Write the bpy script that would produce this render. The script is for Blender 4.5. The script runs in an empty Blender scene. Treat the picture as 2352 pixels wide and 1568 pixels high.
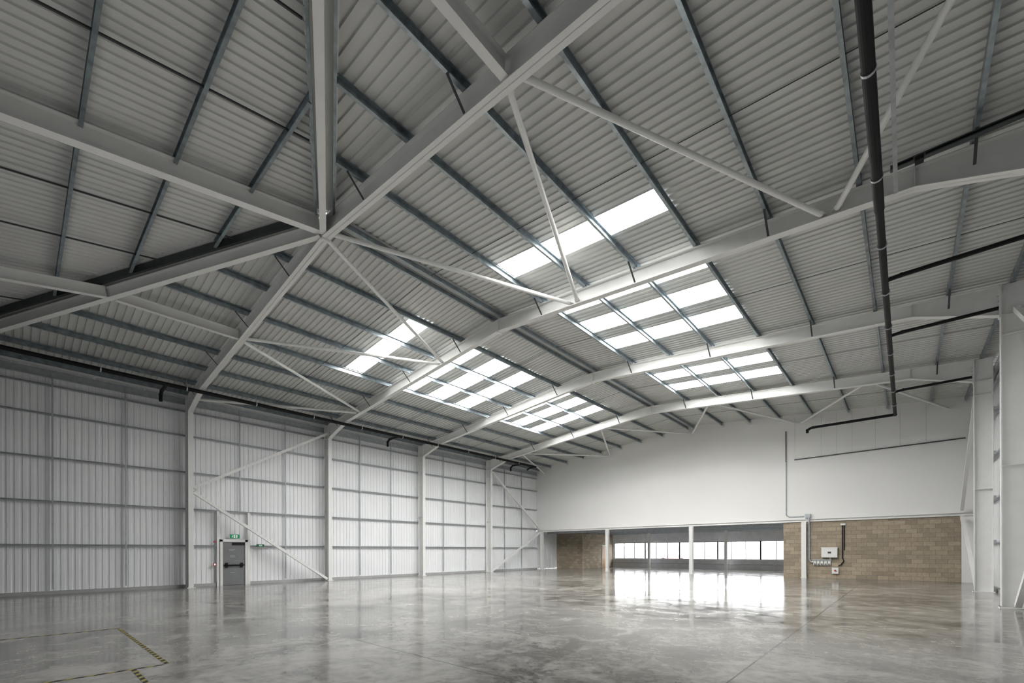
import bpy, bmesh, math, random
from mathutils import Vector, Matrix
random.seed(4)
S=bpy.context.scene
COL=S.collection
# ------------------------------------------------------------------ materials
def newmat(name):
    m=bpy.data.materials.new(name); m.use_nodes=True
    nt=m.node_tree; b=nt.nodes['Principled BSDF']
    return m,nt,b
def mat(name,col,rough=.5,metal=0,noise=.06,scale=3.0,spec=.5):
    m,nt,b=newmat(name)
    n=nt.nodes.new('ShaderNodeTexNoise'); n.inputs['Scale'].default_value=scale; n.inputs['Detail'].default_value=5
    g=nt.nodes.new('ShaderNodeNewGeometry'); nt.links.new(g.outputs['Position'],n.inputs['Vector'])
    r=nt.nodes.new('ShaderNodeValToRGB')
    r.color_ramp.elements[0].position=.3; r.color_ramp.elements[1].position=.7
    r.color_ramp.elements[0].color=[max(0,c*(1-noise)) for c in col]+[1]
    r.color_ramp.elements[1].color=[min(1,c*(1+noise)) for c in col]+[1]
    nt.links.new(n.outputs['Fac'],r.inputs['Fac']); nt.links.new(r.outputs['Color'],b.inputs['Base Color'])
    b.inputs['Roughness'].default_value=rough; b.inputs['Metallic'].default_value=metal
    b.inputs['Specular IOR Level'].default_value=spec
    return m
def emis(name,col,st):
    m,nt,b=newmat(name); b.inputs['Base Color'].default_value=(*col,1)
    b.inputs['Emission Color'].default_value=(*col,1); b.inputs['Emission Strength'].default_value=st
    return m
M_WHITE=mat('white_painted_steel',(.75,.748,.73),.45,0,.03)
M_GALV=mat('galvanised_steel',(.30,.345,.37),.34,.8,.25,6)
M_GALVL=mat('light_galvanised_steel',(.43,.46,.48),.35,.6,.15,6)
M_RAIL=mat('galvanised_wall_rail',(.40,.425,.445),.45,.2,.12,6)
M_DARK=mat('dark_steel',(.05,.058,.06),.5,.3,.1)
M_BLACK=mat('black_plastic_pipe',(.008,.008,.009),.55,0,.1,3,.2)
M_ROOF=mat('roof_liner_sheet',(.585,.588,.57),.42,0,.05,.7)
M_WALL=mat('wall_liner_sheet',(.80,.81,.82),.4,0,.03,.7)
M_PLASTER=mat('white_plasterboard',(.79,.788,.77),.7,0,.015,.4)
M_GREY=mat('mid_grey_paint',(.20,.21,.22),.5,0,.06)
M_SKIRT=mat('grey_plinth',(.36,.36,.36),.5,0,.08)
M_DOOR=mat('dark_grey_door',(.17,.175,.18),.4,0,.08)
M_UNDER=mat('undercroft_sheet',(.68,.69,.70),.5,0,.08)
M_UNDERL=mat('undercroft_low_wall',(.60,.61,.62),.5,0,.08)
M_ALU=mat('black_window_frame',(.015,.015,.017),.4,.2,.05)
M_GREEN=mat('sign_green',(.0,.30,.13),.4,0,.02)
M_SIGNW=emis('sign_white',(.9,.95,.9),.3)
M_RED=mat('red_paint',(.40,.03,.03),.3,0,.03)
M_CAR=mat('dull_red_car_paint',(.34,.20,.20),.3,0,.03)
M_WOOD=mat('timber_door',(.40,.24,.12),.5,0,.15,8)
M_PALE=mat('pale_cladding_outdoors',(.72,.73,.73),.6,0,.15,.3)
M_OGREY=mat('outdoor_grey_doors',(.45,.46,.47),.6,0,.1)
M_ASPH=mat('asphalt',(.30,.30,.30),.9,0,.1,1)
M_TYRE=mat('tyre_rubber',(.02,.02,.02),.8,0,.1)
M_LIGHT=emis('translucent_rooflight',(1.0,.995,.98),20.5)
# glass
M_GLASS=bpy.data.materials.new('window_glass'); M_GLASS.use_nodes=True
nt=M_GLASS.node_tree; nt.nodes.clear()
o_=nt.nodes.new('ShaderNodeOutputMaterial'); mx=nt.nodes.new('ShaderNodeMixShader'); tr=nt.nodes.new('ShaderNodeBsdfTransparent'); gl=nt.nodes.new('ShaderNodeBsdfGlossy')
gl.inputs['Roughness'].default_value=.03; mx.inputs[0].default_value=.06
nt.links.new(tr.outputs[0],mx.inputs[1]); nt.links.new(gl.outputs[0],mx.inputs[2]); nt.links.new(mx.outputs[0],o_.inputs[0])
# floor
def mth(nt,op,a,b=None):
    n=nt.nodes.new('ShaderNodeMath'); n.operation=op
    for i,v in enumerate((a,b)):
        if v is None: continue
        if isinstance(v,(int,float)): n.inputs[i].default_value=v
        else: nt.links.new(v,n.inputs[i])
    return n.outputs[0]
M_FLOOR,nt,b=newmat('polished_concrete')
g=nt.nodes.new('ShaderNodeNewGeometry'); sp=nt.nodes.new('ShaderNodeSeparateXYZ'); nt.links.new(g.outputs['Position'],sp.inputs[0])
def nz(sc,det=6,dist=0.0,rough=.6):
    n=nt.nodes.new('ShaderNodeTexNoise'); n.inputs['Scale'].default_value=sc; n.inputs['Detail'].default_value=det
    n.inputs['Distortion'].default_value=dist; n.inputs['Roughness'].default_value=rough
    nt.links.new(g.outputs['Position'],n.inputs['Vector']); return n.outputs['Fac']
n1=nz(.30,6,.7,.65); n2=nz(1.3,8,1.0,.68); n3=nz(7,6,.4,.65)
s=mth(nt,'ADD',mth(nt,'ADD',mth(nt,'MULTIPLY',n1,.42),mth(nt,'MULTIPLY',n2,.38)),mth(nt,'MULTIPLY',n3,.20))
r=nt.nodes.new('ShaderNodeValToRGB'); e=r.color_ramp.elements
e[0].position=.42; e[0].color=(.088,.083,.073,1); e[1].position=.58; e[1].color=(.34,.328,.30,1)
nt.links.new(s,r.inputs['Fac'])
line=None
for ax,v in (('X',-1.62),('X',-14.0),('Y',4.12),('Y',18.06),('X',-20.2)):
    d=mth(nt,'LESS_THAN',mth(nt,'ABSOLUTE',mth(nt,'SUBTRACT',sp.outputs[ax],v)),.012)
    line=d if line is None else mth(nt,'MAXIMUM',line,d)
mixc=nt.nodes.new('ShaderNodeMixRGB'); mixc.inputs[2].default_value=(.025,.025,.025,1)
nt.links.new(mth(nt,'MULTIPLY',line,.92),mixc.inputs[0]); nt.links.new(r.outputs['Color'],mixc.inputs[1]); nt.links.new(mixc.outputs[0],b.inputs['Base Color'])
rr=nt.nodes.new('ShaderNodeMapRange'); rr.inputs[1].default_value=.35; rr.inputs[2].default_value=.65; rr.inputs[3].default_value=.08; rr.inputs[4].default_value=.19
nt.links.new(n2,rr.inputs[0]); nt.links.new(rr.outputs[0],b.inputs['Roughness'])
bp=nt.nodes.new('ShaderNodeBump'); bp.inputs['Strength'].default_value=.012; bp.inputs['Distance'].default_value=.015
nt.links.new(n3,bp.inputs['Height']); nt.links.new(bp.outputs[0],b.inputs['Normal'])
b.inputs['Specular IOR Level'].default_value=.85
# concrete block
def blockmat(name,axis):
    m,nt,b=newmat(name)
    g=nt.nodes.new('ShaderNodeNewGeometry'); sp=nt.nodes.new('ShaderNodeSeparateXYZ'); cb=nt.nodes.new('ShaderNodeCombineXYZ')
    nt.links.new(g.outputs['Position'],sp.inputs[0]); nt.links.new(sp.outputs[axis],cb.inputs[0]); nt.links.new(sp.outputs['Z'],cb.inputs[1])
    br=nt.nodes.new('ShaderNodeTexBrick'); br.inputs['Scale'].default_value=1; br.inputs['Brick Width'].default_value=.45
    br.inputs['Row Height'].default_value=.225; br.inputs['Mortar Size'].default_value=.008; br.inputs['Mortar Smooth'].default_value=.3
    br.inputs['Color1'].default_value=(.38,.315,.23,1); br.inputs['Color2'].default_value=(.25,.21,.155,1); br.inputs['Mortar'].default_value=(.19,.165,.135,1)
    br.inputs['Bias'].default_value=-.1
    nt.links.new(cb.outputs[0],br.inputs['Vector'])
    n=nt.nodes.new('ShaderNodeTexNoise'); n.inputs['Scale'].default_value=9; n.inputs['Detail'].default_value=6; nt.links.new(g.outputs['Position'],n.inputs['Vector'])
    mr=nt.nodes.new('ShaderNodeMapRange'); mr.inputs[3].default_value=.7; mr.inputs[4].default_value=1.25; nt.links.new(n.outputs['Fac'],mr.inputs[0])
    mm=nt.nodes.new('ShaderNodeMixRGB'); mm.blend_type='MULTIPLY'; mm.inputs[0].default_value=1
    nt.links.new(br.outputs['Color'],mm.inputs[1]); nt.links.new(mr.outputs[0],mm.inputs[2]); nt.links.new(mm.outputs[0],b.inputs['Base Color'])
    b.inputs['Roughness'].default_value=.9
    bp=nt.nodes.new('ShaderNodeBump'); bp.inputs['Strength'].default_value=.5; bp.inputs['Distance'].default_value=.01
    iv=mth(nt,'SUBTRACT',1.0,br.outputs['Fac']); nt.links.new(iv,bp.inputs['Height']); nt.links.new(bp.outputs[0],b.inputs['Normal'])
    return m
M_BLKX=blockmat('concrete_block_x','X'); M_BLKY=blockmat('concrete_block_y','Y')
# hazard tape
M_TAPE,nt,b=newmat('hazard_tape')
g=nt.nodes.new('ShaderNodeNewGeometry'); sp=nt.nodes.new('ShaderNodeSeparateXYZ'); nt.links.new(g.outputs['Position'],sp.inputs[0])
f=mth(nt,'FRACT',mth(nt,'MULTIPLY',mth(nt,'ADD',sp.outputs['X'],sp.outputs['Y']),5.0)); f=mth(nt,'GREATER_THAN',f,.55)
mc=nt.nodes.new('ShaderNodeMixRGB'); mc.inputs[1].default_value=(.015,.015,.015,1); mc.inputs[2].default_value=(.33,.28,.08,1)
nt.links.new(f,mc.inputs[0]); nt.links.new(mc.outputs[0],b.inputs['Base Color'])

# ------------------------------------------------------------------ mesh tools
class MB:
    def __init__(s): s.v=[];s.f=[];s.m=[];s.mats=[]
    def mi(s,m):
        if m not in s.mats: s.mats.append(m)
        return s.mats.index(m)
    def add(s,vs,fs,m):
        k=len(s.v); s.v+= [Vector(v) for v in vs]; i=s.mi(m)
        for f in fs: s.f.append([k+a for a in f]); s.m.append(i)
        return s
    def box(s,a,b,m):
        x0,y0,z0=a;x1,y1,z1=b
        return s.add([(x0,y0,z0),(x1,y0,z0),(x1,y1,z0),(x0,y1,z0),(x0,y0,z1),(x1,y0,z1),(x1,y1,z1),(x0,y1,z1)],
          [(0,3,2,1),(4,5,6,7),(0,1,5,4),(1,2,6,5),(2,3,7,6),(3,0,4,7)],m)
    def prism(s,p0,p1,poly,m,up=(0,0,1)):
        p0=Vector(p0);p1=Vector(p1);t=(p1-p0).normalized(); u=Vector(up)
        if abs(t.dot(u))>.98: u=Vector((1,0,0))
        sd=t.cross(u).normalized(); u=sd.cross(t)
        n=len(poly); vs=[p0+sd*a+u*b for a,b in poly]+[p1+sd*a+u*b for a,b in poly]
        fs=[(i,(i+1)%n,n+(i+1)%n,n+i) for i in range(n)]+[tuple(range(n))[::-1],tuple(range(n,2*n))]
        return s.add(vs,fs,m)
    def tube(s,p0,p1,r,m,n=12):
        return s.prism(p0,p1,[(r*math.cos(2*math.pi*i/n),r*math.sin(2*math.pi*i/n)) for i in range(n)],m)
    def path(s,pts,r,m,n=12):
        for a,b in zip(pts[:-1],pts[1:]): s.tube(a,b,r,m,n)
        for p in pts[1:-1]: s.ball(p,r*1.18,m)
        return s
    def ball(s,c,r,m):
        vs=[];fs=[];N=8;K=5
        for i in range(K+1):
            th=math.pi*i/K
            for j in range(N):
                ph=2*math.pi*j/N; vs.append((c[0]+r*math.sin(th)*math.cos(ph),c[1]+r*math.sin(th)*math.sin(ph),c[2]+r*math.cos(th)))
        for i in range(K):
            for j in range(N): fs.append((i*N+j,i*N+(j+1)%N,(i+1)*N+(j+1)%N,(i+1)*N+j))
        return s.add(vs,fs,m)
    def obj(s,name,label=None,cat=None,group=None,parent=None,kind=None,smooth=False,origin=True):
        me=bpy.data.meshes.new(name)
        c=Vector((0,0,0))
        if origin and kind!='structure':
            lo=Vector([min(v[i] for v in s.v) for i in range(3)]);hi=Vector([max(v[i] for v in s.v) for i in range(3)])
            c=(lo+hi)/2; c.z=lo.z
        me.from_pydata([v-c for v in s.v],[],s.f)
        for m in s.mats: me.materials.append(m)
        for p,i in zip(me.polygons,s.m): p.material_index=i
        bm=bmesh.new(); bm.from_mesh(me); bmesh.ops.recalc_face_normals(bm,faces=bm.faces); bm.to_mesh(me); bm.free()
        if smooth:
            for p in me.polygons: p.use_smooth=True
        o=bpy.data.objects.new(name,me); COL.objects.link(o); o.location=c
        if parent: 
            o.parent=parent; o.location=c-parent.location
        if label: o['label']=label
        if cat: o['category']=cat
        if group: o['group']=group
        if kind: o['kind']=kind
        return o
def IP(w,d,tf=.016,tw=.012):
    a=w/2;b=d/2;c=tw/2
    return [(-a,-b),(a,-b),(a,-b+tf),(c,-b+tf),(c,b-tf),(a,b-tf),(a,b),(-a,b),(-a,b-tf),(-c,b-tf),(-c,-b+tf),(-a,-b+tf)]
def CP(w,d,t=.008,lip=.02):
    a=w/2;b=d/2
    return [(-a,-b),(a,-b),(a,-b+lip),(a-t,-b+lip),(a-t,-b+t),(-a+t,-b+t),(-a+t,b-t),(a-t,b-t),(a-t,b-lip),(a,b-lip),(a,b),(-a,b)]
def RP(w,d): return [(-w/2,-d/2),(w/2,-d/2),(w/2,d/2),(-w/2,d/2)]

# ------------------------------------------------------------------ layout
AX=-10.95
FY=[5.24+6.41*i for i in range(5)]
SL,SR=.098,.082
XL,XR=-24.6,2.7
YE=-1.75; YF=FY[4]
HIPL,HIPR=.54,.49
Z0=9.52; RD=.42; PD=.20; ZS=Z0+RD+PD+.01
def sl(X): return SL if X<AX else SR
def hp(X): return HIPL if X<AX else HIPR
def zu(X): return Z0-sl(X)*abs(X-AX)          # rafter underside
def zs(X): return ZS-sl(X)*abs(X-AX)          # sheet
def hs(X): 
    t=(X-XL)/(XR-XL); return (SL/HIPL)*(1-t)+(SR/HIPR)*t
def hipY(X): return FY[0]-hp(X)*abs(X-AX)
PO=[.2,2.0,3.65,5.3,6.95,8.6,10.25,11.9,13.15]
SKY=[(9.4,10.2),(12.0,13.0),(13.8,14.8),(15.6,16.6),(18.6,19.6),(20.2,21.2),(22.0,23.0)]
P=.2
def rows(a,b,k2=1.0):
    PROF=[(0,0),(.105,0),(.118,.034*k2),(.188,.034*k2)]
    k=math.floor(a/P+1e-6); out=[]
    y=k*P
    while y<b-1e-6:
        for o,d in PROF:
            if a-1e-6<=y+o<=b+1e-6: out.append((y+o,d))
        y+=P
    if not out or out[-1][0]<b-1e-6: out.append((b,0))
    if out[0][0]>a+1e-6: out.insert(0,(a,0))
    return out
SK0,SK1=2.06,6.88
def slope_sheet(side):
    mb=MB(); R=rows(YE,YF+.02); H=HIPL if side<0 else HIPR
    offs=[0,SK0,SK1,(AX-XL) if side<0 else (XR-AX)]
    vs=[];fs=[]
    for y,d in R:
        m=max(0,(FY[0]-y)/H)
        for o in offs:
            oo=min(max(o,m),offs[-1]); X=AX+side*oo
            vs.append((X,y,zs(X)+d))
    for j in range(len(R)-1):
        ym=(R[j][0]+R[j+1][0])/2
        for i in range(3):
            if i==1 and any(a<ym<b for a,b in SKY): continue
            fs.append((j*4+i,j*4+i+1,(j+1)*4+i+1,(j+1)*4+i))
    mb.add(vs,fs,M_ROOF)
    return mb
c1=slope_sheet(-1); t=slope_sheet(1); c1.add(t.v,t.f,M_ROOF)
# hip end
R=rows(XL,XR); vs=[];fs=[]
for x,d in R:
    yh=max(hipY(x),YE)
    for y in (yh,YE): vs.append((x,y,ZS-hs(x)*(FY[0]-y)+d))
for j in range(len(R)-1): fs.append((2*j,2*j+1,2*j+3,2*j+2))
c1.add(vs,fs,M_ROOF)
c1.obj('ceiling','ribbed pale grey metal roof liner with hipped end','ceiling',kind='structure')
# rooflights
for side in (-1,1):
    for a,b_ in SKY:
        R=rows(a,b_); vs=[];fs=[]
        for y,d in R:
            for o in (SK0,SK1):
                X=AX+side*o; vs.append((X,y,zs(X)+d))
        for j in range(len(R)-1): fs.append((2*j,2*j+1,2*j+3,2*j+2))
        MB().add(vs,fs,M_LIGHT).obj('rooflight','translucent ribbed white rooflight panel set in the metal roof','skylight','rooflight panels')
# ------------------------------------------------------------------ shell
MB().add([(XL,YE,0),(XR,YE,0),(XR,39.6,0),(XL,39.6,0)],[(0,1,2,3)],M_FLOOR).obj('floor','polished mottled grey concrete slab floor with saw-cut joints','floor',kind='structure')
def ribwall(name,x,a,b_,z0,z1f,sgn,m,lab):
    R=rows(a,b_,.62); vs=[];fs=[]
    for y,d in R: vs+= [(x+sgn*d,y,z0),(x+sgn*d,y,z1f)]
    for j in range(len(R)-1): fs.append((2*j,2*j+1,2*j+3,2*j+2))
    return MB().add(vs,fs,m).obj(name,lab,'wall',kind='structure')
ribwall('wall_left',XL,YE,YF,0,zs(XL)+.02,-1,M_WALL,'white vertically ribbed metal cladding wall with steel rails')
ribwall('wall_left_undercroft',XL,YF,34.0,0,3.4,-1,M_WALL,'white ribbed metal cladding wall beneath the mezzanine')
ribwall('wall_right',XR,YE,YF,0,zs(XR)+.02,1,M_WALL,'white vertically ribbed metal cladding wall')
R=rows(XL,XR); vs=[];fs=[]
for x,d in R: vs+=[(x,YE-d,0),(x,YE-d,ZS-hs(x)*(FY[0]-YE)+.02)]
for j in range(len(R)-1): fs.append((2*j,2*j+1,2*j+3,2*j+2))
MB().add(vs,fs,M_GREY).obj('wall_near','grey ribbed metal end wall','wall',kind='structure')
ZB=3.42
mb=MB()
pts=[(XL,ZB),(XR,ZB),(XR,zs(XR)+.05),(AX,ZS+.05),(XL,zs(XL)+.05)]
mb.add([(x,YF,z) for x,z in pts]+[(x,YF+.2,z) for x,z in pts],[tuple(range(5)),tuple(range(5,10))]+[(i,(i+1)%5,5+(i+1)%5,5+i) for i in range(5)],M_PLASTER)
mb.obj('wall_far','smooth white plasterboard upper gable wall','wall',kind='structure')
MB().prism((XL+.2,YF+.01,ZB-.075),(XR-.3,YF+.01,ZB-.075),IP(.2,.15),M_WHITE).obj('mezzanine_beam','white steel edge beam under the plasterboard wall','beam')
# undercroft
YB=39.5
MB().box((XL,YF+.2,3.34),(XR,YB,3.42),M_UNDER).obj('ceiling_undercroft','grey soffit under the mezzanine','ceiling',kind='structure')
for i in range(4):
    y=YF+1.6+i*2.1
    MB().prism((XL+.05,y,3.24),(-5.7,y,3.24),CP(.07,.18),M_GALVL).obj('soffit_joist','galvanised joist under the mezzanine soffit','joist','soffit joists')
WB0,WB1=.85,2.36
mb=MB().box((XL,YB,0),(XR,YB+.2,WB0),M_UNDERL).box((XL,YB,WB1),(XR,YB+.2,3.42),M_UNDER).box((XL,YB,WB0),(-21.6,YB+.2,WB1),M_UNDER).box((-5.4,YB,WB0),(XR,YB+.2,WB1),M_UNDER)
mb.box((XL,YB-.05,.42),(XR,YB,.5),M_GALVL).box((XL,YB-.08,WB0-.04),(XR,YB+.03,WB0),M_WHITE)
mb.obj('wall_undercroft_far','grey clad wall with a ribbon of windows','wall',kind='structure')
x=-21.6;k=1
while x<-5.5:
    w=3.24; mb=MB()
    for a in (x,x+w-.05): mb.box((a,YB+.03,WB0),(a+.05,YB+.14,WB1),M_ALU)
    for j in (1,2): mb.box((x+j*w/3-.02,YB+.03,WB0),(x+j*w/3+.02,YB+.12,WB1),M_ALU)
    mb.box((x,YB+.03,WB0),(x+w,YB+.12,WB0+.04),M_ALU).box((x,YB+.03,WB1-.04),(x+w,YB+.12,WB1),M_ALU)
    w_=mb.obj('window_%d'%k,'dark framed three-light ribbon window','window',kind='structure')
    MB().box((x+.06,YB+.07,WB0+.04),(x+w-.06,YB+.08,WB1-.04),M_GLASS).obj('glass_pane',parent=w_)
    x+=w;k+=1
MB().box((-5.51,YF,0),(2.05,YF+.2,ZB-.155),M_BLKX).obj('wall_blockwork','tan concrete blockwork wall below the white wall','wall',kind='structure')
MB().box((-5.51,YF+.2,0),(-5.31,YB,3.34),M_BLKY).obj('wall_blockwork_return','tan concrete blockwork return wall','wall',kind='structure')
MB().box((XL,34,0),(-21.76,34.2,3.34),M_BLKX).obj('wall_core_front','brown concrete blockwork wall of the corner room','wall',kind='structure')
MB().box((-21.96,34.2,0),(-21.76,YB,3.34),M_BLKY).obj('wall_core_side','brown concrete blockwork side wall of the corner room','wall',kind='structure')
d=MB().box((-21.76,37.4,0),(-21.7,38.4,2.15),M_WHITE).obj('door_2','timber door in white frame in blockwork','door',kind='structure')
MB().box((-21.7,37.47,0.01),(-21.68,38.33,2.08),M_WOOD).obj('door_leaf',parent=d)
for X in (-23.85,-17.4,AX,-4.45):
    y=YF-.12
    MB().prism((X,y,0),(X,y,ZB-.16),IP(.24,.2),M_WHITE,up=(0,1,0)).box((X-.16,y-.12,0),(X+.16,y+.11,.02),M_WHITE).obj('mezzanine_post','white steel post carrying the mezzanine edge beam','post','mezzanine posts')
for X in (-17.6,-11.0):
    MB().prism((X,38.7,0),(X,38.7,3.33),IP(.2,.2),M_WHITE,up=(0,1,0)).box((X-.14,38.56,0),(X+.14,38.84,.02),M_WHITE).obj('mezzanine_post','slim white steel post beside the ribbon windows','post','undercroft posts')
MB().box((2.05,YF-.02,0),(XR,YF+.2,ZB),M_PLASTER).obj('trim_1','white boxed column casing at wall end','trim',kind='structure')
MB().box((XL,YE,0),(XL+.12,YF,.13),M_SKIRT).obj('baseboard_left','grey plinth strip at cladding base','baseboard',kind='structure')
MB().box((XR-.12,YE,0),(XR,YF,.13),M_SKIRT).obj('baseboard_right','grey plinth strip at cladding base','baseboard',kind='structure')
MB().box((XL,YE,zs(XL)-.12),(XL+.06,YF,zs(XL)-.02),M_WHITE).obj('trim_2','white eaves flashing strip','trim',kind='structure')

# ------------------------------------------------------------------ portal frames
CW=.2
for fi,Y in enumerate(FY[:4]):
    for side in (-1,1):
        xi=AX+side*12.91; xo=AX+side*13.42
        zh=7.9 if side<0 else 8.02
        ztop=zu(xi)+RD-.02
        mb=MB()
        mb.prism(((xi+xo)/2,Y,0),((xi+xo)/2,Y,ztop),IP(CW,abs(xo-xi),.02,.014),M_WHITE,up=(1,0,0))
        mb.box((min(xi,xo)-.04,Y-.16,0),(max(xi,xo)+.04,Y+.16,.025),M_WHITE)
        for bx in (xi-side*.02,xo+side*.02):
            for by in (-.12,.12): mb.tube((bx,Y+by,.02),(bx,Y+by,.06),.014,M_GALV,6)
        for z in (zh-.02,zh-.55,3.9): mb.box((min(xi,xo)+.01,Y-CW/2+.005,z),(max(xi,xo)-.01,Y+CW/2-.005,z+.015),M_WHITE)
        for z in (1.9,3.57,5.24,6.9):
            x0,x1=sorted((xo,xo+side*.07)); mb.box((x0,Y-.09,z-.07),(x1,Y+.09,z+.07),M_RAIL)
        mb.obj('steel_column','tall white painted steel I-section portal column on base plate','column','portal columns')
        mb=MB()
        xh=AX+side*11.1
        prof=[(AX,Z0),(xh,zu(xh)),(xi,zh),(xi,ztop),(AX,Z0+RD)]
        tw=.007
        mb.add([(x,Y-tw,z) for x,z in prof]+[(x,Y+tw,z) for x,z in prof],[tuple(range(5)),tuple(range(5,10))]+[(i,(i+1)%5,5+(i+1)%5,5+i) for i in range(5)],M_WHITE)
        def fl(a,b,t=.018,w=CW):
            (x0,z0),(x1,z1)=a,b
            mb.add([(x0,Y-w/2,z0),(x1,Y-w/2,z1),(x1,Y+w/2,z1),(x0,Y+w/2,z0),(x0,Y-w/2,z0+t),(x1,Y-w/2,z1+t),(x1,Y+w/2,z1+t),(x0,Y+w/2,z0+t)],
              [(0,3,2,1),(4,5,6,7),(0,1,5,4),(1,2,6,5),(2,3,7,6),(3,0,4,7)],M_WHITE)
        fl(prof[0],prof[1]); fl(prof[1],prof[2]); fl((AX,Z0+RD-.018),(xi,ztop-.018))
        x0,x1=sorted((AX,AX+side*.03)); mb.box((x0,Y-CW/2,Z0-.06),(x1,Y+CW/2,Z0+RD),M_WHITE)
        x0,x1=sorted((xi,xi-side*.03)); mb.box((x0,Y-CW/2,zh-.05),(x1,Y+CW/2,ztop),M_WHITE)
        for bz in range(5):
            for by in (-.06,.06): mb.tube((xi-side*.03,Y+by,zh+.03+bz*.13),(xi-side*.055,Y+by,zh+.03+bz*.13),.014,M_GALV,6)
        x0,x1=sorted((xh-.006,xh+.006)); mb.box((x0,Y-CW/2,zu(xh)),(x1,Y+CW/2,zu(xh)+RD-.02),M_WHITE)
        rf=mb.obj('roof_rafter','white painted steel I-section roof rafter with eaves haunch','rafter','portal rafters')
        for j in (1,3,5,7):
            X=AX+side*PO[j]
            MB().prism((X,Y-.08,zu(X)+.03),(X,Y-.52,zu(X)+RD+.05),RP(.045,.01),M_DARK).obj('fly_brace','thin dark steel strut',parent=rf)
# hip rafters
def hipbeam(name,p0,p1,lab,w=.15,d=.32):
    MB().prism(p0,p1,IP(w,d,.016,.012),M_WHITE).obj(name,lab,'rafter')
off=.18
for side in (-1,1):
    X=AX+side*12.7
    hipbeam('hip_rafter',(AX+side*.08,FY[0]-.1,Z0+off),(X,hipY(X),zu(X)+off),'white steel hip rafter running from ridge end to corner')
    X=AX+side*6.25; yh=hipY(X)
    MB().prism((X,FY[0]-.1,zu(X)+off),(X,yh+.1,zu(X)+off),IP(.15,.3),M_WHITE).obj('roof_tie_beam','white steel beam between portal rafter and hip','beam')
    MB().prism((X,yh-.1,zu(X)+off),(X,YE+.05,zu(X)+off-hs(X)*(yh-YE)),IP(.15,.3),M_WHITE).obj('hip_end_rafter','white steel rafter sloping to the end wall','rafter')
MB().prism((AX,FY[0]-.15,Z0+.08+off),(AX,YE+.05,Z0+.08+off-.17*(FY[0]-YE)),IP(.2,.38),M_WHITE).obj('hip_end_rafter','white steel rafter on hip end centre line','rafter')
for side in (-1,1):
    X=AX+side*12.9
    a=Vector((AX+side*.2,FY[0]-.1,ZS-.05)); b_=Vector((X,hipY(X),zs(X)-.03))
    MB().prism(a,b_,RP(.5 if side>0 else .62,.008),M_WHITE if side>0 else M_ROOF).obj('hip_flashing','folded pale grey flashing along the roof hip','flashing')
    t=(b_-a).normalized(); n_=t.cross(Vector((0,0,1))).normalized()
    for k in (-.2,.2):
        MB().prism(a+n_*k-Vector((0,0,.13)),b_+n_*k-Vector((0,0,.13)),CP(.07,.19) if side<0 else CP(.05,.16),M_DARK if side<0 else M_GALV).obj('hip_purlin','dark steel channel running along the hip','purlin','hip purlins')
MB().prism((AX,FY[0],ZS-.04),(AX,YF,ZS-.04),RP(.5,.008),M_ROOF).obj('ridge_flashing','folded pale grey flashing along the ridge','flashing')
# purlins
for side in (-1,1):
    for o in PO:
        X=AX+side*o; ys=max(hipY(X)+.25,YE+.05); zc=zu(X)+RD+PD/2
        mb=MB().prism((X,ys,zc),(X,YF,zc),CP(.065,PD-.01),M_GALV)
        for Y in FY[:4]:
            if Y-.45>ys-.5: mb.prism((X,max(Y-.45,ys),zc),(X,Y+.45,zc),CP(.08,PD),M_GALV)
            mb.box((X-.05,Y-.05,zc-PD/2),(X+.05,Y+.05,zc-.02),M_GALV)
        mb.box((X-.09,YF-.07,zc-PD/2-.10),(X+.09,YF,zc+PD/2-.02),M_WHITE)
        mb.obj('purlin','long galvanised steel purlin under roof sheeting','purlin','roof purlins')
for i in range(5):
    Y=3.53-1.37*i
    if Y<YE+.1: break
    xa=AX-(FY[0]-Y)/HIPL+.5; xb=AX+(FY[0]-Y)/HIPR-.5
    za=ZS-.12-hs(xa)*(FY[0]-Y); zb=ZS-.12-hs(xb)*(FY[0]-Y)
    MB().prism((xa,Y,za),(xb,Y,zb),CP(.065,PD-.01),M_GALV).obj('purlin','galvanised steel purlin across the hip end','purlin','hip end purlins')
# sag rods
for i in range(4):
    Y=FY[i]+3.2
    for side in (-1,1):
        X=AX+side*13.15; X2=AX+side*.2
        MB().tube((X2,Y,zu(X2)+RD+.07),(X,Y,zu(X)+RD+.07),.008,M_DARK,6).obj('sag_rod','thin dark steel anti-sag rod between purlins','rod','roof sag rods')
for o in (-10.6,-8.6,-4.2,-2.1,2.1,4.2,8.6,10.6):
    X=AX+o; yh=hipY(X)-.3; 
    MB().prism((X,yh,ZS-.14-hs(X)*(FY[0]-yh)),(X,YE+.1,ZS-.14-hs(X)*(FY[0]-YE)),RP(.03,.03),M_DARK).obj('sag_rod','thin dark steel spacer between hip end purlins','rod','hip end sag rods')
# roof plan bracing
def brace(p,q,r=.055):
    mb=MB().tube(p,q,r,M_WHITE,14); p=Vector(p);q=Vector(q);t=(q-p).normalized()
    for c,s_ in ((p,1),(q,-1)): mb.prism(c-t*s_*.12,c+t*s_*.1,RP(.14,.014),M_WHITE)
    return mb.obj('roof_brace','white painted round steel diagonal brace','brace','roof bracing tubes',smooth=False)
N1=[-12.7,-6.3,0,6.3,12.7]; N2=[-9.75,-3.25,3.25,9.75]
for (ya,yb) in ((FY[0],FY[1]),(YF-.1,FY[3])):
    sg=1 if yb>ya else -1
    for i in range(4):
        for j in (i,i+1):
            Xa=AX+N1[j];Xb=AX+N2[i]
            dd=.14 if Xb>Xa else -.14
            brace((Xa+dd,ya+sg*.1,zu(Xa)+.10),(Xb-dd,yb-sg*.1,zu(Xb)+.10))
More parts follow.
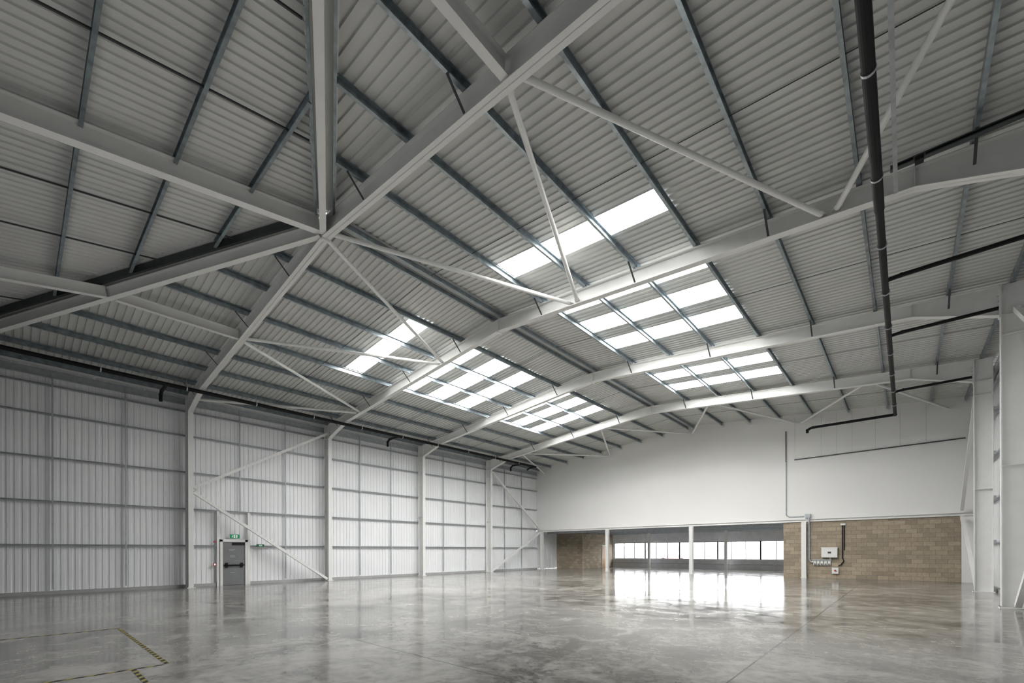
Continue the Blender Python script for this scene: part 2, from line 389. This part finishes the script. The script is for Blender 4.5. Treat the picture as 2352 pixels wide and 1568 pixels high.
# wall bracing
def wbrace(p,q):
    MB().prism(p,q,RP(.13,.13),M_WHITE).obj('wall_brace','white painted square steel wall brace','brace','wall bracing members')
for xw,n0 in ((AX-13.0,0),(AX+13.0,1)):
    if n0==0:
        wbrace((xw,FY[1]-.1,8.15),(xw,FY[0]+.12,4.5)); wbrace((xw,FY[0]+.12,4.3),(xw,FY[1]-.15,.1))
    else:
        wbrace((xw+.2,FY[2]-.12,8.1),(xw+.2,FY[1]+.12,4.5)); wbrace((xw+.2,FY[1]+.12,4.3),(xw+.2,FY[2]-.2,.1))
    wbrace((xw,FY[3]+.12,7.75),(xw,FY[4]-.3,3.55)); wbrace((xw,FY[4]-.3,3.2),(xw,FY[3]+.15,.1))
# cladding rails
RZ=[1.9,3.57,5.24,6.9,8.0]
bays=[(YE+.05,FY[0])]+[(FY[i],FY[i+1]) for i in range(4)]
for side,XW in ((-1,XL+.1),(1,XR-.1)):
    for bi,(a,b_) in enumerate(bays):
        for z in RZ:
            MB().prism((XW,a+.01,z),(XW,b_-.01,z),CP(.12,.06),M_RAIL).obj('cladding_rail','horizontal galvanised steel rail on ribbed cladding','rail','cladding rails')
        for t in (1,2):
            y=FY[bi]-6.41+6.41*t/3
            if y<a+.1: continue
            z0=3.6 if (bi==1 and t==1) else .2
            MB().prism((XW-side*.03,y,z0),(XW-side*.03,y,8.5),RP(.05,.05),M_RAIL).obj('rail_tie','thin vertical galvanised tie between cladding rails','tie','rail ties')
    MB().prism((XW-side*.05,YE+.1,8.42),(XW-side*.05,YF-.02,8.42),CP(.09,.26),M_RAIL).obj('eaves_beam','galvanised eaves beam along top of cladding','beam')
# ------------------------------------------------------------------ door and signs
XD=XL+.16
mb=MB()
y0,y1=6.52,7.66
mb.box((XD-.1,y0-.02,0),(XD+.06,y0+.09,2.2),M_WHITE).box((XD-.1,y1-.09,0),(XD+.06,y1+.02,2.2),M_WHITE).box((XD-.1,y0-.02,2.1),(XD+.06,y1+.02,2.22),M_WHITE)
dr=mb.obj('door_1','dark grey steel fire exit door in white frame','door',kind='structure')
MB().box((XD-.03,y0+.09,.01),(XD+.02,y1-.09,2.1),M_DOOR).obj('door_leaf',parent=dr)
mb=MB().box((XD+.02,y0+.14,.93),(XD+.07,y1-.14,1.0),M_BLACK)
for yy in (y0+.2,y1-.3): mb.box((XD+.02,yy,.86),(XD+.09,yy+.1,1.08),M_BLACK)
mb.tube((XD+.12,y0+.22,.97),(XD+.12,y1-.22,.97),.018,M_BLACK,8)
mb.obj('panic_bar','black panic push bar',parent=dr)
MB().box((XD+.02,y0+.5,1.95),(XD+.07,y1-.12,2.05),M_BLACK).obj('door_closer','black overhead door closer',parent=dr)
mb=MB()
for (a,z,w) in ((.35,1.72,.28),(.35,1.66,.2),(.4,1.42,.2),(.38,1.36,.26),(.4,.6,.2)): mb.box((XD+.02,y0+a,z),(XD+.022,y0+a+w,z+.02),M_GALVL)
mb.obj('film_marking','faint printed marks on protective film',parent=dr)
for yy in (y0-.09,y1+.09):
    MB().prism((XL+.13,yy,0),(XL+.13,yy,3.55),CP(.1,.1),M_WHITE).obj('door_trimmer','white steel trimmer post beside the exit door','post','door trimmers')
def sign(yc,zc,w,h,name,lab,dark=False):
    x=XD+.1
    s_=MB().box((x-.04,yc-w/2,zc-h/2),(x,yc+w/2,zc+h/2),M_WHITE if not dark else M_BLACK).obj(name,lab,'sign')
    MB().box((x,yc-w/2+.012,zc-h/2+.012),(x+.004,yc+w/2-.012,zc+h/2-.012),M_GREEN).obj('sign_face',parent=s_)
    mb=MB(); X=x+.004
    def pl(pts,m=M_SIGNW):
        k=[(X+.001,yc+a*h,zc+b*h) for a,b in pts]; kk=[(X+.003,yc+a*h,zc+b*h) for a,b in pts]; n=len(k)
        mb.add(k+kk,[tuple(range(n)),tuple(range(n,2*n))]+[(i,(i+1)%n,n+(i+1)%n,n+i) for i in range(n)],m)
    pl([(-.30+.05*math.cos(t*math.pi/4),.28+.05*math.sin(t*math.pi/4)) for t in range(8)])
    pl([(-.42,.2),(-.30,.2),(-.34,-.05),(-.46,-.03)]); pl([(-.44,.0),(-.36,.0),(-.26,-.2),(-.30,-.35),(-.35,-.33),(-.33,-.2)])
    pl([(-.46,-.0),(-.40,-.05),(-.52,-.22),(-.66,-.2),(-.66,-.15),(-.54,-.16)]); pl([(-.32,.18),(-.2,.05),(-.22,.02),(-.34,.12)]); pl([(-.42,.2),(-.55,.1),(-.53,.06),(-.42,.14)])
    pl([(-.12,-.35),(-.12,.32),(.10,.32),(.10,-.35)])
    pl([(.42,.34),(.64,.06),(.50,.06),(.50,-.34),(.34,-.34),(.34,.06),(.20,.06)])
    mb.obj('sign_pictogram','white running figure, doorway and up arrow',parent=s_)
    return s_
sign(7.1,2.36,.44,.21,'exit_sign','green and white emergency exit sign with running figure and arrow')
sign(8.25,1.93,.34,.13,'exit_sign','small dark green exit notice on cladding rail',True)
MB().box((XL+.16,6.22,.95),(XL+.22,6.34,1.08),M_RED).box((XL+.22,6.245,.975),(XL+.225,6.315,1.055),M_SIGNW).obj('fire_call_point','small red fire alarm call point','call point')
MB().box((XL+.16,6.24,2.05),(XL+.22,6.32,2.13),M_RED).tube((XL+.19,6.28,1.08),(XL+.19,6.28,3.5),.012,M_GALV,6).obj('alarm_conduit','thin grey conduit with small red box beside door','conduit')

# ------------------------------------------------------------------ pipes
PX,PZ=-22.0,8.3
mb=MB().tube((PX,YE+.1,PZ),(PX,27.6,PZ),.08,M_BLACK,16)
mb.path([(PX,27.6,PZ),(PX-.6,27.6,PZ),(PX-.9,27.6,PZ-.12)],.06,M_BLACK)
dp=mb.obj('drainage_pipe','long black plastic rainwater pipe hung under rafters','pipe',smooth=False)
for Y in (4.05,14.85,25.9):
    MB().path([(PX,Y,PZ),(PX-.95,Y,PZ-.02),(PX-1.15,Y,PZ-.15),(PX-1.15,Y,PZ-.42)],.065,M_BLACK).obj('pipe_branch','black branch pipe with elbow',parent=dp)
for i in range(11):
    Y=-.5+i*2.6
    MB().tube((PX,Y-.02,PZ),(PX,Y+.02,PZ),.092,M_GALVL,14).tube((PX,Y,PZ+.07),(PX,Y,zu(PX)+RD+.05),.008,M_GALVL,6).obj('pipe_clamp','galvanised pipe clamp with hanger rod',parent=dp)
QX,QZ=-.36,8.1
mb=MB().tube((QX,YE+.1,QZ),(QX,11.0,QZ),.08,M_BLACK,16).path([(QX,11.0,QZ),(QX,28.1,QZ),(-3.72,28.1,QZ)],.068,M_BLACK,16)
mb.path([(-3.72,28.1,QZ),(-3.9,28.1,QZ-.1),(-3.9,28.1,QZ-.25)],.065,M_BLACK)
dp=mb.obj('drainage_pipe','long black plastic rainwater pipe hung from purlins with bend','pipe')
for Y in (14.0,17.7,24.1):
    MB().path([(QX,Y,QZ),(QX+.3,Y+.05,QZ+.05),(2.3 if Y<15 else 1.9,Y+.05,QZ+.05)],.05,M_BLACK).obj('pipe_branch','black branch pipe running to the eaves',parent=dp)
for i in range(11):
    Y=3.1+i*2.3
    MB().tube((QX,Y-.02,QZ),(QX,Y+.02,QZ),.091,M_GALVL,14).tube((QX,Y,QZ+.07),(QX,Y,zu(QX)+RD+.1),.008,M_GALVL,6).obj('pipe_clamp','galvanised pipe clamp with hanger rod',parent=dp)
MB().prism((QX+.24,YE+.1,8.25),(QX+.24,10.9,8.25),CP(.06,.05),M_GALVL).obj('cable_tray','narrow galvanised cable tray beside black pipe','cable tray')
MB().prism((-.2,11.0,8.78),(2.5,11.0,8.72),CP(.1,.08),M_DARK).obj('cable_tray','dark cable tray running to the eaves beside rafter','cable tray')
MB().box((.14,10.68,8.53),(.26,10.82,8.60),M_BLACK).box((.12,10.66,8.60),(.28,10.84,8.62),M_DARK).obj('junction_box','small dark junction box fixed to roof steel','junction box')
# conduits on far wall
yw=YF-.05
MB().tube((-5.36,yw,8.75),(-5.36,yw,6.9),.026,M_DARK,8).tube((-5.36,yw,6.9),(-5.36,yw,3.72),.026,M_GALVL,8).path([(-5.36,yw,3.72),(-5.2,yw,3.6),(-4.45,yw,3.6)],.03,M_GALVL,8).obj('conduit','vertical steel conduit running down the white wall','conduit')
MB().box((-4.4,YF-.18,3.5),(-4.12,YF-.01,3.72),M_GALVL).box((-4.38,YF-.19,3.52),(-4.14,YF-.18,3.70),M_RAIL).obj('cable_box','grey steel adaptable box at head of conduit','electrical box')
MB().prism((-4.93,yw,6.98),(2.2,yw,7.06),RP(.05,.05),M_DARK).obj('cable_tray','thin dark horizontal cable tray on white wall','cable tray')
for X in (-4.9,-3.6,-2.9,-2.2,-1.2,-.2,.8):
    MB().tube((X,yw,7.0),(X,yw,zu(X)+.5),.005,M_GALVL,5).obj('hanger_wire','thin vertical hanger wire on white wall','wire','hanger wires')
yb=YF
MB().path([(-4.2,yb-.16,3.5),(-4.2,yb-.16,3.2),(-4.2,yb-.07,3.05),(-4.2,yb-.07,1.05),(-4.1,yb-.07,.92),(-4.02,yb-.07,.92)],.05,M_GALVL,10).obj('conduit','galvanised conduit dropping down blockwork','conduit')
e=MB().box((-3.6,yb-.22,1.2),(-2.86,yb-.002,1.74),M_WHITE).box((-3.62,yb-.23,1.72),(-2.84,yb-.002,1.77),M_WHITE).obj('distribution_box','white electrical distribution box on blockwork wall','electrical box')
MB().box((-3.30,yb-.226,1.42),(-3.15,yb-.22,1.52),M_DARK).obj('display',parent=e)
MB().box((-4.05,yb-.06,1.0),(-3.15,yb-.002,1.08),M_GALVL).box((-3.25,yb-.06,1.08),(-3.17,yb-.002,1.2),M_GALVL).obj('cable_duct','grey trunking between sockets and electrical box','duct')
for i in range(5):
    X=-4.0+i*.17
    e=MB().box((X,yb-.09,.74),(X+.13,yb-.002,.98),M_WHITE).obj('socket','grey industrial socket outlet in a row on blockwork','socket','row of sockets')
    MB().tube((X+.065,yb-.09,.82),(X+.065,yb-.16,.79),.04,M_GREY,10).obj('socket_cap',parent=e)
e=MB().box((-3.12,yb-.14,.28),(-2.82,yb-.002,.62),M_WHITE).obj('isolator_switch','white isolator box with red rotary switch','switch')
MB().tube((-2.97,yb-.14,.46),(-2.97,yb-.2,.46),.05,M_RED,10).obj('switch_knob','red rotary knob',parent=e)
MB().path([(-2.64,yb-.05,3.0),(-2.64,yb-.05,1.15),(-2.58,yb-.05,1.0),(-2.7,yb-.05,.8),(-2.84,yb-.05,.7)],.024,M_BLACK,8).tube((-2.56,yb-.05,3.0),(-2.56,yb-.05,1.6),.02,M_BLACK,8).box((-2.72,yb-.07,3.0),(-2.5,yb-.003,3.1),M_WHITE).obj('cable_loop','black cable dropping down blockwork to isolator','cable')
# ------------------------------------------------------------------ hazard tape
def tape(a,b_):
    x0,x1=sorted((a[0],b_[0]));y0,y1=sorted((a[1],b_[1]));w=.028
    MB().box((x0-w,y0-w,.0005),(x1+w,y1+w,.003),M_TAPE).obj('hazard_tape','yellow and black striped hazard tape on concrete floor','floor tape','floor tape strips')
tape((-12.4,1.45),(-7.95,1.45)); tape((-12.4,1.38),(-12.4,-1.6)); tape((-7.9,1.38),(-7.9,-1.6)); tape((-7.83,1.07),(-4.5,1.07))
# ------------------------------------------------------------------ outdoors
MB().add([(-90,YB+.25,-.05),(60,YB+.25,-.05),(60,110,-.05),(-90,110,-.05)],[(0,1,2,3)],M_ASPH).obj('yard','pale asphalt service yard outdoors','ground',kind='structure')
mb=MB().box((-80,80,-.05),(40,95,3.4),M_PALE)
for i in range(14): mb.box((-74+i*8,79.9,0.3),(-70+i*8,80,2.6),M_OGREY)
mb.obj('warehouse','pale clad warehouse across the yard','building')
mb=MB()
for i in range(40): mb.box((-60+i*2,68,0),(-59.92+i*2,68.08,1.9),M_OGREY)
for z in (.4,1.1,1.8): mb.box((-60,68.02,z),(20,68.06,z+.04),M_OGREY)
mb.obj('yard_fence','grey post and rail fence in the yard','fence')
cx,cy=-24.4,62
prof=[(-2.1,.3),(2.1,.3),(2.15,.7),(1.9,.9),(1.0,.98),(.45,1.42),(-1.2,1.45),(-1.9,1.0),(-2.1,.9)]
prof=[(a,z-.05) for a,z in prof]
n=len(prof)
car=MB().add([(cx+a,cy-.85,z) for a,z in prof]+[(cx+a,cy+.85,z) for a,z in prof],[tuple(range(n)),tuple(range(n,2*n))]+[(i,(i+1)%n,n+(i+1)%n,n+i) for i in range(n)],M_CAR).obj('car','faded red hatchback car parked outside','car')
for dx in (-1.3,1.3):
    for dy in (-.8,.8):
        MB().tube((cx+dx,cy+dy-.1,.28),(cx+dx,cy+dy+.1,.28),.33,M_TYRE,16).obj('wheel',parent=car)
MB().add([(cx-1.5,cy-.86,.97),(cx+.7,cy-.86,.97),(cx+.35,cy-.86,1.31),(cx-1.15,cy-.86,1.33)],[(0,1,2,3)],M_OGREY).obj('side_window',parent=car)
# ------------------------------------------------------------------ light
w=bpy.data.worlds.new('World'); S.world=w; w.use_nodes=True
bg=w.node_tree.nodes['Background']; bg.inputs[0].default_value=(.97,.98,1,1); bg.inputs[1].default_value=10.5
def area(loc,rot,sx,sy,pw,col=(1,1,1)):
    l=bpy.data.lights.new('area','AREA'); l.shape='RECTANGLE'; l.size=sx; l.size_y=sy; l.energy=pw; l.color=col
    o=bpy.data.objects.new('added_fill_light',l); COL.objects.link(o); o.location=loc; o.rotation_euler=rot
area((-10,-1.4,3.0),(math.radians(105),0,0),14,4,150)  # added soft fill behind the camera, not a lamp of the hall
# ------------------------------------------------------------------ camera
c=bpy.data.cameras.new('cam'); co=bpy.data.objects.new('camera',c); COL.objects.link(co); S.camera=co
c.sensor_width=36; c.sensor_fit='HORIZONTAL'; c.lens=1016/2352*36; c.shift_y=481.5/2352
co.matrix_world=Matrix.Translation((0,0,1.6)) @ Matrix.Rotation(math.radians(41.66),4,'Z') @ Matrix.Rotation(math.radians(90),4,'X') @ Matrix.Rotation(-.003,4,'Z')
c.clip_start=.05; c.clip_end=300
S.view_settings.view_transform='Standard'
